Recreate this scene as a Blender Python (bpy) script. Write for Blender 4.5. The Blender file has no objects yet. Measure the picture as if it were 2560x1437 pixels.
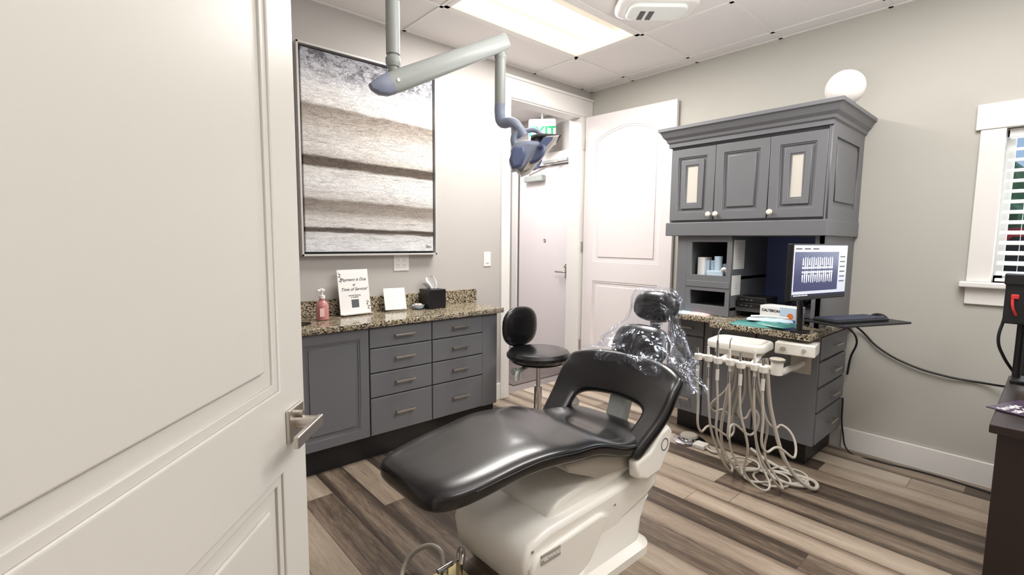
import bpy, bmesh, math, random
from mathutils import Vector, Matrix, noise
random.seed(4)
SC=bpy.context.scene; COL=SC.collection
W=3.69; P=3.06; ZC=2.752

# ---------------------------------------------------------------- materials
def s2l(c):
    return tuple(((x/255)/12.92 if x/255<=.04045 else (((x/255)+.055)/1.055)**2.4) for x in c)
def newmat(n):
    m=bpy.data.materials.new(n); m.use_nodes=True; nt=m.node_tree
    return m,nt,nt.nodes['Principled BSDF']
def mat(n,rgb,rough=.5,metal=0,spec=.5,coat=0,bump=0,bscale=200,emit=0,alpha=1,trans=0,var=0):
    m,nt,b=newmat(n); c=s2l(rgb)
    b.inputs['Base Color'].default_value=(*c,1)
    b.inputs['Roughness'].default_value=rough
    b.inputs['Metallic'].default_value=metal
    b.inputs['Specular IOR Level'].default_value=spec
    b.inputs['Coat Weight'].default_value=coat
    b.inputs['Coat Roughness'].default_value=.15
    b.inputs['Transmission Weight'].default_value=trans
    if emit:
        b.inputs['Emission Color'].default_value=(*c,1); b.inputs['Emission Strength'].default_value=emit
    N=nt.nodes; L=nt.links
    tc=N.new('ShaderNodeTexCoord')
    nz=N.new('ShaderNodeTexNoise'); nz.inputs['Scale'].default_value=bscale; nz.inputs['Detail'].default_value=3
    L.new(tc.outputs['Object'],nz.inputs['Vector'])
    if bump:
        bp=N.new('ShaderNodeBump'); bp.inputs['Strength'].default_value=bump; bp.inputs['Distance'].default_value=.002
        L.new(nz.outputs[0],bp.inputs['Height']); L.new(bp.outputs[0],b.inputs['Normal'])
    if var:
        n2=N.new('ShaderNodeTexNoise'); n2.inputs['Scale'].default_value=3; n2.inputs['Detail'].default_value=4
        L.new(tc.outputs['Object'],n2.inputs['Vector'])
        mx=N.new('ShaderNodeMix'); mx.data_type='RGBA'
        mx.inputs[6].default_value=(*[x*(1-var) for x in c],1); mx.inputs[7].default_value=(*[min(1,x*(1+var)) for x in c],1)
        L.new(n2.outputs[0],mx.inputs[0]); L.new(mx.outputs[2],b.inputs['Base Color'])
    return m
def ramp(nt,stops,interp='LINEAR'):
    r=nt.nodes.new('ShaderNodeValToRGB'); cr=r.color_ramp; cr.interpolation=interp
    while len(cr.elements)<len(stops): cr.elements.new(.5)
    for e,(p,c) in zip(cr.elements,stops):
        e.position=p; e.color=(*s2l(c),1)
    return r
def mth(nt,op,a,b=None,c=None):
    n=nt.nodes.new('ShaderNodeMath'); n.operation=op
    for i,v in enumerate((a,b,c)):
        if v is None: continue
        if isinstance(v,(int,float)): n.inputs[i].default_value=v
        else: nt.links.new(v,n.inputs[i])
    return n.outputs[0]
def granite():
    m,nt,b=newmat('granite'); N=nt.nodes; L=nt.links
    tc=N.new('ShaderNodeTexCoord')
    v=N.new('ShaderNodeTexVoronoi'); v.inputs['Scale'].default_value=150; L.new(tc.outputs['Object'],v.inputs['Vector'])
    r=ramp(nt,[(0,(34,31,28)),(.14,(60,54,47)),(.25,(128,114,92)),(.5,(166,154,130)),(.75,(190,181,160)),(1,(212,208,196))],'CONSTANT')
    sx=N.new('ShaderNodeSeparateColor'); L.new(v.outputs['Color'],sx.inputs[0]); L.new(sx.outputs[0],r.inputs[0])
    nz=N.new('ShaderNodeTexNoise'); nz.inputs['Scale'].default_value=70; nz.inputs['Detail'].default_value=4; L.new(tc.outputs['Object'],nz.inputs['Vector'])
    r2=ramp(nt,[(.3,(70,64,56)),(.45,(255,255,255))]); L.new(nz.outputs[0],r2.inputs[0])
    mx=N.new('ShaderNodeMix'); mx.data_type='RGBA'; mx.blend_type='MULTIPLY'; mx.inputs[0].default_value=.4
    L.new(r.outputs[0],mx.inputs[6]); L.new(r2.outputs[0],mx.inputs[7]); L.new(mx.outputs[2],b.inputs['Base Color'])
    b.inputs['Roughness'].default_value=.12
    return m
def floormat():
    m,nt,b=newmat('plank_floor'); N=nt.nodes; L=nt.links
    tc=N.new('ShaderNodeTexCoord'); sp=N.new('ShaderNodeSeparateXYZ'); L.new(tc.outputs['Object'],sp.inputs[0])
    X,Y=sp.outputs[0],sp.outputs[1]
    pw=.152; pl=1.22
    rx=mth(nt,'DIVIDE',X,pw); row=mth(nt,'FLOOR',rx)
    wn=N.new('ShaderNodeTexWhiteNoise'); wn.noise_dimensions='1D'; L.new(row,wn.inputs['W'])
    ry=mth(nt,'ADD',mth(nt,'DIVIDE',Y,pl),mth(nt,'MULTIPLY',wn.outputs['Value'],7.3)); col=mth(nt,'FLOOR',ry)
    cb=N.new('ShaderNodeCombineXYZ'); L.new(row,cb.inputs[0]); L.new(col,cb.inputs[1])
    w2=N.new('ShaderNodeTexWhiteNoise'); w2.noise_dimensions='2D'; L.new(cb.outputs[0],w2.inputs['Vector'])
    sc2=N.new('ShaderNodeSeparateColor'); L.new(w2.outputs['Color'],sc2.inputs[0])
    g=N.new('ShaderNodeCombineXYZ'); L.new(X,g.inputs[0]); L.new(mth(nt,'MULTIPLY',Y,.09),g.inputs[1]); L.new(mth(nt,'MULTIPLY',w2.outputs['Value'],30),g.inputs[2])
    n1=N.new('ShaderNodeTexNoise'); n1.inputs['Scale'].default_value=85; n1.inputs['Detail'].default_value=8; n1.inputs['Roughness'].default_value=.7; n1.inputs['Distortion'].default_value=.8
    L.new(g.outputs[0],n1.inputs['Vector'])
    n2=N.new('ShaderNodeTexNoise'); n2.inputs['Scale'].default_value=12; n2.inputs['Detail'].default_value=3; n2.inputs['Distortion'].default_value=1.2
    L.new(g.outputs[0],n2.inputs['Vector'])
    fx=mth(nt,'FRACT',rx); fy=mth(nt,'FRACT',ry)
    ex=mth(nt,'MINIMUM',fx,mth(nt,'SUBTRACT',1,fx)); ey=mth(nt,'MINIMUM',fy,mth(nt,'SUBTRACT',1,fy))
    edge=mth(nt,'MULTIPLY',mth(nt,'SUBTRACT',1,mth(nt,'MINIMUM',mth(nt,'MULTIPLY',ex,3.2),1)),mth(nt,'MULTIPLY',mth(nt,'POWER',sc2.outputs[1],1.5),.50))
    val=mth(nt,'ADD',mth(nt,'MULTIPLY',w2.outputs['Value'],.80),mth(nt,'MULTIPLY',n2.outputs[0],.60))
    val=mth(nt,'ADD',mth(nt,'SUBTRACT',val,.20),mth(nt,'MULTIPLY',mth(nt,'SUBTRACT',n1.outputs[0],.5),.75))
    val=mth(nt,'SUBTRACT',val,edge)
    r=ramp(nt,[(.0,(64,54,46)),(.17,(92,79,67)),(.34,(126,111,96)),(.55,(152,137,120)),(.8,(172,158,141)),(1,(188,176,160))])
    L.new(val,r.inputs[0])
    se=mth(nt,'MINIMUM',mth(nt,'DIVIDE',ex,.013),mth(nt,'DIVIDE',ey,.0018)); se=mth(nt,'MINIMUM',se,1)
    mx=N.new('ShaderNodeMix'); mx.data_type='RGBA'; L.new(se,mx.inputs[0]); mx.inputs[6].default_value=(*s2l((64,54,46)),1); L.new(r.outputs[0],mx.inputs[7])
    L.new(mx.outputs[2],b.inputs['Base Color']); b.inputs['Roughness'].default_value=.4
    bp=N.new('ShaderNodeBump'); bp.inputs['Strength'].default_value=.25; bp.inputs['Distance'].default_value=.002
    L.new(mth(nt,'ADD',n1.outputs[0],se),bp.inputs['Height']); L.new(bp.outputs[0],b.inputs['Normal'])
    return m
def artmat():
    m,nt,b=newmat('impasto_paint'); N=nt.nodes; L=nt.links
    tc=N.new('ShaderNodeTexCoord'); sp=N.new('ShaderNodeSeparateXYZ'); L.new(tc.outputs['Object'],sp.inputs[0])
    X,Z=sp.outputs[0],sp.outputs[2]
    g=N.new('ShaderNodeCombineXYZ'); L.new(mth(nt,'MULTIPLY',X,.10),g.inputs[0]); L.new(Z,g.inputs[1])
    n1=N.new('ShaderNodeTexNoise'); n1.inputs['Scale'].default_value=40; n1.inputs['Detail'].default_value=9; n1.inputs['Roughness'].default_value=.7; n1.inputs['Distortion'].default_value=.6; L.new(g.outputs[0],n1.inputs['Vector'])
    n2=N.new('ShaderNodeTexNoise'); n2.inputs['Scale'].default_value=4; n2.inputs['Detail'].default_value=5; L.new(tc.outputs['Object'],n2.inputs['Vector'])
    f=mth(nt,'DIVIDE',mth(nt,'SUBTRACT',2.48,Z),1.24)
    f=mth(nt,'SUBTRACT',f,mth(nt,'MULTIPLY',mth(nt,'SUBTRACT',X,1.0),.02))
    f=mth(nt,'ADD',f,mth(nt,'MULTIPLY',mth(nt,'SUBTRACT',n1.outputs[0],.5),.026))
    f=mth(nt,'ADD',f,mth(nt,'MULTIPLY',mth(nt,'SUBTRACT',n2.outputs[0],.5),.016))
    r=ramp(nt,[(0,(165,165,172)),(.06,(190,192,200)),(.13,(222,223,228)),(.20,(244,243,242)),(.262,(240,237,234)),(.275,(150,139,129)),(.33,(180,170,160)),(.40,(222,217,211)),(.47,(230,227,223)),(.508,(206,200,192)),(.517,(76,63,52)),(.556,(98,84,72)),(.568,(228,226,222)),(.64,(240,240,240)),(.712,(214,210,206)),(.725,(140,129,120)),(.775,(160,151,142)),(.81,(218,214,210)),(.854,(226,224,222)),(.861,(66,56,48)),(.878,(92,82,73)),(.888,(222,222,222)),(.95,(236,238,241)),(1,(222,226,232))])
    L.new(f,r.inputs[0])
    n3=N.new('ShaderNodeTexNoise'); n3.inputs['Scale'].default_value=60; n3.inputs['Detail'].default_value=7; n3.inputs['Roughness'].default_value=.78; L.new(g.outputs[0],n3.inputs['Vector'])
    mx=N.new('ShaderNodeMix'); mx.data_type='RGBA'; mx.blend_type='MULTIPLY'; mx.inputs[0].default_value=.6
    r3=ramp(nt,[(.34,(130,124,122)),(.47,(235,233,232)),(.6,(255,255,255))]); L.new(n3.outputs[0],r3.inputs[0])
    L.new(r.outputs[0],mx.inputs[6]); L.new(r3.outputs[0],mx.inputs[7])
    n5=N.new('ShaderNodeTexNoise'); n5.inputs['Scale'].default_value=22; n5.inputs['Detail'].default_value=8; n5.inputs['Roughness'].default_value=.75; L.new(tc.outputs['Object'],n5.inputs['Vector'])
    r5=ramp(nt,[(.48,(255,255,255)),(.56,(150,150,156))]); L.new(n5.outputs[0],r5.inputs[0])
    mk=ramp(nt,[(.08,(255,255,255)),(.17,(0,0,0))]); L.new(f,mk.inputs[0])
    mx2=N.new('ShaderNodeMix'); mx2.data_type='RGBA'; mx2.blend_type='MULTIPLY'; L.new(mk.outputs[0],mx2.inputs[0])
    L.new(mx.outputs[2],mx2.inputs[6]); L.new(r5.outputs[0],mx2.inputs[7]); L.new(mx2.outputs[2],b.inputs['Base Color'])
    b.inputs['Roughness'].default_value=.5
    n4=N.new('ShaderNodeTexNoise'); n4.inputs['Scale'].default_value=30; n4.inputs['Detail'].default_value=8; n4.inputs['Distortion'].default_value=2
    g2=N.new('ShaderNodeCombineXYZ'); L.new(mth(nt,'MULTIPLY',X,.35),g2.inputs[0]); L.new(Z,g2.inputs[1]); L.new(g2.outputs[0],n4.inputs['Vector'])
    rr=ramp(nt,[(.46,(0,0,0)),(.5,(255,255,255)),(.54,(0,0,0))]); L.new(n4.outputs[0],rr.inputs[0])
    bp=N.new('ShaderNodeBump'); bp.inputs['Strength'].default_value=.6; bp.inputs['Distance'].default_value=.004
    L.new(mth(nt,'ADD',rr.outputs[0],n3.outputs[0]),bp.inputs['Height']); L.new(bp.outputs[0],b.inputs['Normal'])
    return m
M_wall=mat('wall_paint',(189,185,181),.75,bump=.12,bscale=350,var=.02)
M_wallr=mat('wall_paint_warm',(192,190,182),.75,bump=.12,bscale=350,var=.02)
M_white=mat('white_trim',(238,236,232),.4)
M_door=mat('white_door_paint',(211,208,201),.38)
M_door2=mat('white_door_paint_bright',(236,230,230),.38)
M_cab=mat('cabinet_grey',(112,113,117),.42,bump=.05,bscale=120)
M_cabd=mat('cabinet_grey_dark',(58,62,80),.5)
M_niche=mat('niche_back',(92,104,155),.45)
M_kick=mat('kick_black',(22,22,24),.4)
M_gran=granite(); M_floor=floormat(); M_art=artmat(); M_ceil=mat('ceiling_tile',(238,235,234),.9,bump=.5,bscale=260)
M_nick=mat('satin_nickel',(200,194,186),.3,metal=1)
M_chrome=mat('chrome',(215,215,218),.12,metal=1)
M_black=mat('black_vinyl',(13,13,15),.24,coat=.35,bump=.12,bscale=420)
M_blackp=mat('black_plastic',(22,22,24),.4)
M_esp=mat('espresso_wood',(40,28,26),.35,bump=.1)
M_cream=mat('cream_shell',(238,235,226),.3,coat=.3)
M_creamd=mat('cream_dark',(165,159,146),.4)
M_hose=mat('hose_grey',(186,180,168),.45)
M_tool=mat('tool_white',(222,218,210),.35)
M_arm=mat('arm_greygreen',(168,174,170),.35,coat=.2)
M_blue=mat('lamp_blue',(150,160,182),.35,coat=.2)
M_blued=mat('lamp_blue_dark',(102,114,152),.35)
M_frost=mat('frosted_glass',(205,200,190),.3)
M_globe=mat('globe_texture',(236,232,227),.7,bump=1,bscale=90)
M_carpet=mat('carpet',(130,122,118),.95,bump=1,bscale=220,var=.3)
M_mat=mat('door_mat',(105,95,92),.95,bump=1,bscale=150,var=.35)
M_paper=mat('paper',(238,238,236),.6)
M_teal=mat('teal_pack',(78,140,135),.35,coat=.4,var=.25)
M_lblue=mat('pale_blue',(190,210,225),.4)
M_box=mat('glove_blue',(60,90,165),.45)
M_orange=mat('orange_print',(215,120,60),.5)
M_ink=mat('ink',(35,35,40),.6)
M_gink=mat('grey_ink',(90,90,95),.6)
M_green=mat('exit_green',(30,165,110),.5,emit=.35)
M_signw=mat('exit_white',(236,240,236),.4)
M_red=mat('red_plastic',(200,50,50),.4)
M_pinks=mat('soap_pink',(222,150,148),.2,trans=.25)
M_leather=mat('black_leather_box',(26,24,26),.3)
M_silver=mat('silver_frame',(205,203,200),.4,metal=.15)
M_screen=mat('screen_bg',(205,210,225),.25,emit=.4)
M_scrblue=mat('screen_blue',(58,62,100),.25,emit=.4)
M_scrtooth=mat('screen_teeth',(225,228,235),.25,emit=.6)
M_scrbar=mat('screen_bar',(30,34,60),.25,emit=.2)
M_lamp=mat('lamp_diffuser',(255,246,232),.4,emit=2.2)
M_lamp2=mat('lamp_reflector',(252,240,222),.5,emit=.55)  # reflector's lit glow is put in as emission
M_blind=mat('blind_white',(242,242,240),.4,emit=.0)
M_skinpink=mat('pale_pink',(225,190,185),.5)
M_leaf=mat('foliage',(150,178,135),.8,bump=1,bscale=20,var=.5)
M_ground=mat('outside_ground',(190,190,186),.9)
M_brass=mat('floor_plate',(205,190,140),.35,metal=.5)
def plasticmat():
    m=bpy.data.materials.new('clear_plastic'); m.use_nodes=True; nt=m.node_tree; nt.nodes.clear(); N=nt.nodes; L=nt.links
    o=N.new('ShaderNodeOutputMaterial'); t=N.new('ShaderNodeBsdfTransparent'); g=N.new('ShaderNodeBsdfGlossy'); g.inputs['Roughness'].default_value=.14
    t.inputs[0].default_value=(.96,.97,.99,1); g.inputs[0].default_value=(.82,.88,1,1)
    lw=N.new('ShaderNodeLayerWeight'); lw.inputs['Blend'].default_value=.28
    tc=N.new('ShaderNodeTexCoord'); n=N.new('ShaderNodeTexNoise'); n.inputs['Scale'].default_value=9; n.inputs['Detail'].default_value=2; n.inputs['Distortion'].default_value=1.6; L.new(tc.outputs['Object'],n.inputs['Vector'])
    bp=N.new('ShaderNodeBump'); bp.inputs['Strength'].default_value=.75; bp.inputs['Distance'].default_value=.03; L.new(n.outputs[0],bp.inputs['Height'])
    L.new(bp.outputs[0],g.inputs['Normal']); L.new(bp.outputs[0],lw.inputs['Normal'])
    a=mth(nt,'ADD',mth(nt,'MULTIPLY',mth(nt,'POWER',lw.outputs['Facing'],1.7),.42),.055)
    mx=N.new('ShaderNodeMixShader'); L.new(a,mx.inputs[0]); L.new(t.outputs[0],mx.inputs[1]); L.new(g.outputs[0],mx.inputs[2]); L.new(mx.outputs[0],o.inputs[0])
    return m
M_plastic=plasticmat()

# ---------------------------------------------------------------- helpers
def grp(n,loc=(0,0,0)):
    e=bpy.data.objects.new(n,None); e.empty_display_size=.1; e.location=(0,0,0); COL.objects.link(e); return e
def link(o,m,parent):
    if m is not None: o.data.materials.append(m)
    COL.objects.link(o)
    if parent is not None: o.parent=parent
    return o
def meshobj(n,vs,fs,m,parent=None,smooth=False):
    me=bpy.data.meshes.new(n); me.from_pydata([tuple(v) for v in vs],[],fs); me.update()
    bm=bmesh.new(); bm.from_mesh(me); bmesh.ops.recalc_face_normals(bm,faces=bm.faces); bm.to_mesh(me); bm.free()
    if smooth:
        for p in me.polygons: p.use_smooth=True
    return link(bpy.data.objects.new(n,me),m,parent)
def bevel(o,w,seg=2):
    md=o.modifiers.new('b','BEVEL'); md.width=w; md.segments=seg; md.limit_method='ANGLE'; md.angle_limit=math.radians(40); return o
def subs(o,l=2):
    md=o.modifiers.new('s','SUBSURF'); md.levels=l; md.render_levels=l; return o
def smooth(o):
    for p in o.data.polygons: p.use_smooth=True
    return o
def box(n,a,b,m,parent=None,bv=0,seg=2,rot=None):
    a=Vector(a); b=Vector(b); c=(a+b)/2; s=(b-a)/2
    vs=[Vector((x*s.x,y*s.y,z*s.z)) for x in(-1,1) for y in(-1,1) for z in(-1,1)]
    if rot is not None: vs=[rot@v for v in vs]
    vs=[v+c for v in vs]
    o=meshobj(n,vs,[(0,1,3,2),(4,6,7,5),(0,4,5,1),(2,3,7,6),(0,2,6,4),(1,5,7,3)],m,parent)
    if bv: bevel(o,bv,seg)
    return o
def frame(O,u,v):
    u=Vector(u).normalized(); v=Vector(v).normalized(); n=u.cross(v)
    return Matrix(((u.x,v.x,n.x,O[0]),(u.y,v.y,n.y,O[1]),(u.z,v.z,n.z,O[2]),(0,0,0,1)))
def fbox(n,M,a,b,m,parent=None,bv=0,seg=2):
    vs=[M@Vector((x,y,z)) for x in(a[0],b[0]) for y in(a[1],b[1]) for z in(a[2],b[2])]
    o=meshobj(n,vs,[(0,1,3,2),(4,6,7,5),(0,4,5,1),(2,3,7,6),(0,2,6,4),(1,5,7,3)],m,parent)
    if bv: bevel(o,bv,seg)
    return o
def shape(n,M,loops,z0,z1,m,parent=None,bv=0):
    cu=bpy.data.curves.new(n,'CURVE'); cu.dimensions='2D'; cu.fill_mode='BOTH'
    cu.extrude=max(0,(z1-z0)/2-bv); cu.bevel_depth=bv; cu.bevel_resolution=2; cu.offset=-bv
    for lp in loops:
        s=cu.splines.new('POLY'); s.points.add(len(lp)-1)
        for p,q in zip(s.points,lp): p.co=(q[0],q[1],0,1)
        s.use_cyclic_u=True
    o=bpy.data.objects.new(n,cu); o.matrix_world=M@Matrix.Translation((0,0,(z0+z1)/2))
    return link(o,m,parent)
def rect(a,b,c,d,arch=0,ins=0):
    a+=ins;b+=ins;c-=ins;d-=ins
    pts=[(a,b),(c,b)]
    if arch<=0: return pts+[(c,d),(a,d)]
    k=14; w=(c-a)
    for i in range(k+1):
        t=i/k; s=1-(2*t-1)**2
        pts.append((c-w*t,d-arch+arch*s))
    return pts
def rrect(a,b,c,d,r,k=6):
    pts=[]
    for cx,cy,a0 in((c-r,b+r,-90),(c-r,d-r,0),(a+r,d-r,90),(a+r,b+r,180)):
        for i in range(k+1):
            t=math.radians(a0+90*i/k); pts.append((cx+r*math.cos(t),cy+r*math.sin(t)))
    return pts
def circ(cx,cy,r,k=24,ry=None):
    ry=ry or r
    return [(cx+r*math.cos(2*math.pi*i/k),cy+ry*math.sin(2*math.pi*i/k)) for i in range(k)]
def tube(n,pts,r,m,parent=None,cyc=False,bez=True,res=8,radii=None):
    cu=bpy.data.curves.new(n,'CURVE'); cu.dimensions='3D'; cu.bevel_depth=r; cu.bevel_resolution=4; cu.use_fill_caps=True; cu.resolution_u=res
    if bez and len(pts)>2:
        s=cu.splines.new('BEZIER'); s.bezier_points.add(len(pts)-1)
        for i,(p,q) in enumerate(zip(s.bezier_points,pts)):
            p.co=q; p.handle_left_type='AUTO'; p.handle_right_type='AUTO'
            if radii: p.radius=radii[i]
    else:
        s=cu.splines.new('POLY'); s.points.add(len(pts)-1)
        for i,(p,q) in enumerate(zip(s.points,pts)):
            p.co=(*q,1)
            if radii: p.radius=radii[i]
    s.use_cyclic_u=cyc
    return link(bpy.data.objects.new(n,cu),m,parent)
def lathe(n,prof,m,parent=None,M=None,k=32,sm=True,axis_pt=(0,0,0)):
    M=M or Matrix.Translation(axis_pt); vs=[];fs=[]
    for r,z in prof:
        for i in range(k):
            t=2*math.pi*i/k; vs.append(M@Vector((r*math.cos(t),r*math.sin(t),z)))
    for j in range(len(prof)-1):
        for i in range(k):
            fs.append((j*k+i,j*k+(i+1)%k,(j+1)*k+(i+1)%k,(j+1)*k+i))
    fs.append(tuple(range(k))); fs.append(tuple(range((len(prof)-1)*k,len(prof)*k)))
    o=meshobj(n,vs,fs,m,parent,sm)
    if sm: md=o.modifiers.new('e','EDGE_SPLIT'); md.split_angle=math.radians(35)
    return o
def rod(n,a,b,r,m,parent=None,r2=None,k=20):
    a=Vector(a);b=Vector(b);d=b-a; M=Matrix.Translation(a)@d.to_track_quat('Z','Y').to_matrix().to_4x4()
    return lathe(n,[(r,0),(r2 if r2 is not None else r,d.length)],m,parent,M,k)
def text(n,M,s,size,m,parent=None,shear=0,ext=.0004,align='CENTER',sp=1,bold=0):
    cu=bpy.data.curves.new(n,'FONT'); cu.body=s; cu.size=size; cu.extrude=ext; cu.shear=shear; cu.align_x=align; cu.align_y='CENTER'; cu.space_line=sp; cu.resolution_u=3; cu.offset=bold
    o=bpy.data.objects.new(n,cu); o.matrix_world=M; return link(o,m,parent)
def panel_face(n,M,u0,v0,u1,v1,holes,t,m,parent,pm=None,st=.012,ins=.03,glass=None):
    """frame with recessed/raised panels. M: u,v plane, n outwards; thickness t (front at 0)"""
    fbox(n+'_core',M,(u0+.002,v0+.002,-t),(u1-.002,v1-.002,-st),m,parent)
    shape(n+'_frame',M,[rect(u0,v0,u1,v1)]+[rect(*h[:4],h[4]) for h in holes],-st-.001,0,m,parent,bv=.003)
    for i,h in enumerate(holes):
        a=h[4]
        shape(n+'_mould%d'%i,M,[rect(*h[:4],a),rect(*h[:4],a,ins*.35)],-st-.002,-st*.45,m,parent,bv=.0015)
        if glass and i in glass:
            shape(n+'_glassframe%d'%i,M,[rect(*h[:4],a,ins),rect(*h[:4],a,.055)],-st,-.001,m,parent,bv=.003)
            shape(n+'_glassbead%d'%i,M,[rect(*h[:4],a,.055),rect(*h[:4],a,.063)],-st,-.005,m,parent,bv=.002)
            shape(n+'_pane%d'%i,M,[rect(*h[:4],a,.06)],-st-.001,-st+.003,M_frost,parent)
        else:
            shape(n+'_raised%d'%i,M,[rect(*h[:4],a,ins)],-st-.001,-.002,m,parent,bv=min(.006,st*.45))

# ---------------------------------------------------------------- room shell
XL=-.42; YB=-1.2
shape('floor',frame((0,0,0),(1,0,0),(0,1,0)),[rect(XL-.1,YB-.1,W+.15,P+.06)],-.05,0,M_floor)
shape('floor_hall',frame((0,0,0),(1,0,0),(0,1,0)),[rect(.8,P+.06,4.2,4.7)],-.05,0,M_carpet)
FX0,FX1,FY0,FY1=1.71,2.92,2.01,2.585
shape('ceiling',frame((0,0,ZC),(1,0,0),(0,1,0)),[rect(XL-.1,YB-.1,W+.15,P+.06),rect(FX0,FY0,FX1,FY1)],0,.02,M_ceil)
g=grp('trim_ceiling_grid')
for x in (.47,1.70,2.93,3.54):
    box('tbar_x',(x-.012,YB,ZC-.006),(x+.012,P,ZC-.0005),M_white,g)
for y in (-1.05,-.44,.17,.78,1.39,2.0,2.595):
    box('tbar_y',(XL,y-.012,ZC-.006),(W,y+.012,ZC-.0005),M_white,g)
box('edge_angle_p',(XL,P-.02,ZC-.006),(W,P,ZC-.0005),M_white,g); box('edge_angle_w',(W-.02,YB,ZC-.006),(W,P,ZC-.0005),M_white,g)
shape('wall_back',frame((0,P+.06,0),(1,0,0),(0,0,1)),[[(XL-.1,0),(2.66,0),(2.66,2.50),(3.53,2.50),(3.53,0),(W+.15,0),(W+.15,ZC+.05),(XL-.1,ZC+.05)]],-.06,.06,M_wall)
WY0,WY1,WZ0,WZ1=-.70,.235,1.14,1.96
MW=frame((W+.075,0,0),(0,-1,0),(0,0,1))
shape('wall_right',MW,[rect(-P,0,-YB+.1,ZC+.05),rect(-WY1,WZ0,-WY0,WZ1)],-.075,.075,M_wallr)
box('wall_left',(XL-.1,YB,0),(XL,P,ZC+.05),M_wall); box('wall_near',(XL-.1,YB-.1,0),(W+.15,YB,ZC+.05),M_wall)
box('baseboard_right',(W-.016,YB,0),(W,.86,.14),M_white,None,.004)
box('baseboard_back',(2.27,P-.016,0),(2.57,P,.14),M_white,None,.004)
g=grp('trim_doorway')
box('casing_l',(2.57,P-.02,0),(2.66,P,2.50),M_white,g,.004); box('casing_r',(3.53,P-.02,0),(3.62,P,2.50),M_white,g,.004)
box('head',(2.55,P-.024,2.50),(3.685,P,2.65),M_white,g,.004); box('head_cap',(2.54,P-.035,2.65),(3.688,P,2.67),M_white,g,.003)
box('jamb_l',(2.648,P-.01,0),(2.662,P+.13,2.5),M_white,g); box('jamb_r',(3.528,P-.01,0),(3.542,P+.13,2.5),M_white,g); box('jamb_t',(2.65,P-.01,2.488),(3.54,P+.13,2.502),M_white,g)
box('stop_l',(2.66,P+.05,0),(2.675,P+.09,2.49),M_white,g)
# hall
box('wall_hall_far',(.8,4.55,0),(4.2,4.65,ZC+.05),M_wall); 
MH=frame((4.05,0,0),(0,-1,0),(0,0,1))
shape('wall_hall_end',MH,[[(-4.6,0),(-4.43,0),(-4.43,2.2),(-3.53,2.2),(-3.53,0),(-3.18,0),(-3.18,ZC+.05),(-4.6,ZC+.05)]],-.05,.05,M_wall)
box('wall_hall_left',(.7,P+.12,0),(.8,4.65,ZC+.05),M_wall)
box('ceiling_hall',(.8,P+.12,ZC),(4.2,4.65,ZC+.03),M_ceil)
g=grp('trim_hall_door')
box('c1',(3.98,3.44,0),(4.0,3.53,2.2),M_white,g,.003); box('c2',(3.98,4.43,0),(4.0,4.52,2.2),M_white,g,.003); box('c3',(3.975,3.40,2.2),(4.0,4.54,2.33),M_white,g,.003)
g=grp('door_3')
box('slab',(4.02,3.535,.01),(4.06,4.425,2.19),M_door2,g,.002)
box('closer_body',(3.95,3.98,2.03),(4.018,4.28,2.10),M_arm,g,.01)
tube('closer_arm',[(3.97,4.2,2.11),(3.90,3.9,2.15),(3.975,3.68,2.24)],.009,M_nick,g,bez=False)
box('closer_track',(3.955,3.6,2.215),(3.974,3.98,2.245),M_arm,g,.003)
lathe('peephole',[(.02,0),(.02,.008),(.012,.01),(.008,.006)],M_nick,g,frame((4.02,3.98,1.35),(0,-1,0),(0,0,1)),20)
box('lever_rose',(4.008,3.59,.93),(4.02,3.65,1.09),M_nick,g,.004); tube('lever',[(4.0,3.62,1.0),(3.965,3.62,1.0),(3.96,3.66,1.0),(3.96,3.75,1.0)],.01,M_nick,g)
tube('lever_thumb',[(4.0,3.62,1.06),(3.97,3.62,1.06)],.012,M_nick,g)
g=grp('exit_sign'); ME=frame((3.79,3.82,2.52),(.62,-.78,0),(0,0,1))
shape('sign_body',ME,[rrect(-.15,-.14,.15,.14,.02)],-.04,0,M_signw,g,bv=.006)
text('sign_text',ME@Matrix.Translation((0,.0,.002)),'EXIT',.145,M_green,g,bold=.004)
rod('sign_stem',(3.81,3.84,2.66),(3.81,3.84,ZC),.012,M_signw,g)
g=grp('floor_mat'); box('mat_pad',(2.9,3.25,.0),(3.7,4.15,.012),M_mat,g,.004)

# open door leaf against right wall
g=grp('door_1')
hx,hy=3.575,3.025; ex,ey=3.640,2.13
ud=Vector((ex-hx,ey-hy,0)); wl=ud.length
ML=frame((hx-.0,hy,.012),ud,(0,0,1))
DH=2.48
panel_face('leaf',ML,0,0,wl,DH,[(.12,1.14,wl-.12,DH-.13,.10),(.12,.24,wl-.12,.96,0)],.036,M_door2,g,st=.009,ins=.045)
for z in(.3,1.25,2.2): rod('hinge',(hx-.012,hy+.008,z),(hx-.012,hy+.008,z+.09),.007,M_nick,g)

# near door (left foreground)
g=grp('door_2')
e=Vector((.325,1.02,0)); dd=Vector((math.cos(math.radians(49.6)),math.sin(math.radians(49.6)),0))
wn=.86; hp=e-dd*wn
MN=frame((hp.x,hp.y,.012),dd,(0,0,1))
panel_face('leaf',MN,0,0,wn,2.46,[(.10,1.045,wn-.105,2.32,.10),(.10,.22,wn-.105,.885,0)],.04,M_door,g,st=.009,ins=.048)
fbox('rose',MN,(wn-.088,.935,0),(wn-.022,1.0,.008),M_nick,g,.002)
Ml=MN@Matrix.Translation((wn-.055,.968,0))
lathe('neck',[(.012,0),(.012,.05)],M_nick,g,Ml)
fbox('lever_bar',MN,(wn-.16,.957,.045),(wn-.042,.979,.055),M_nick,g,.002)
lathe('turn',[(.006,0),(.006,.02)],M_nick,g,MN@Matrix.Translation((wn-.055,.985,0)))

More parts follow.
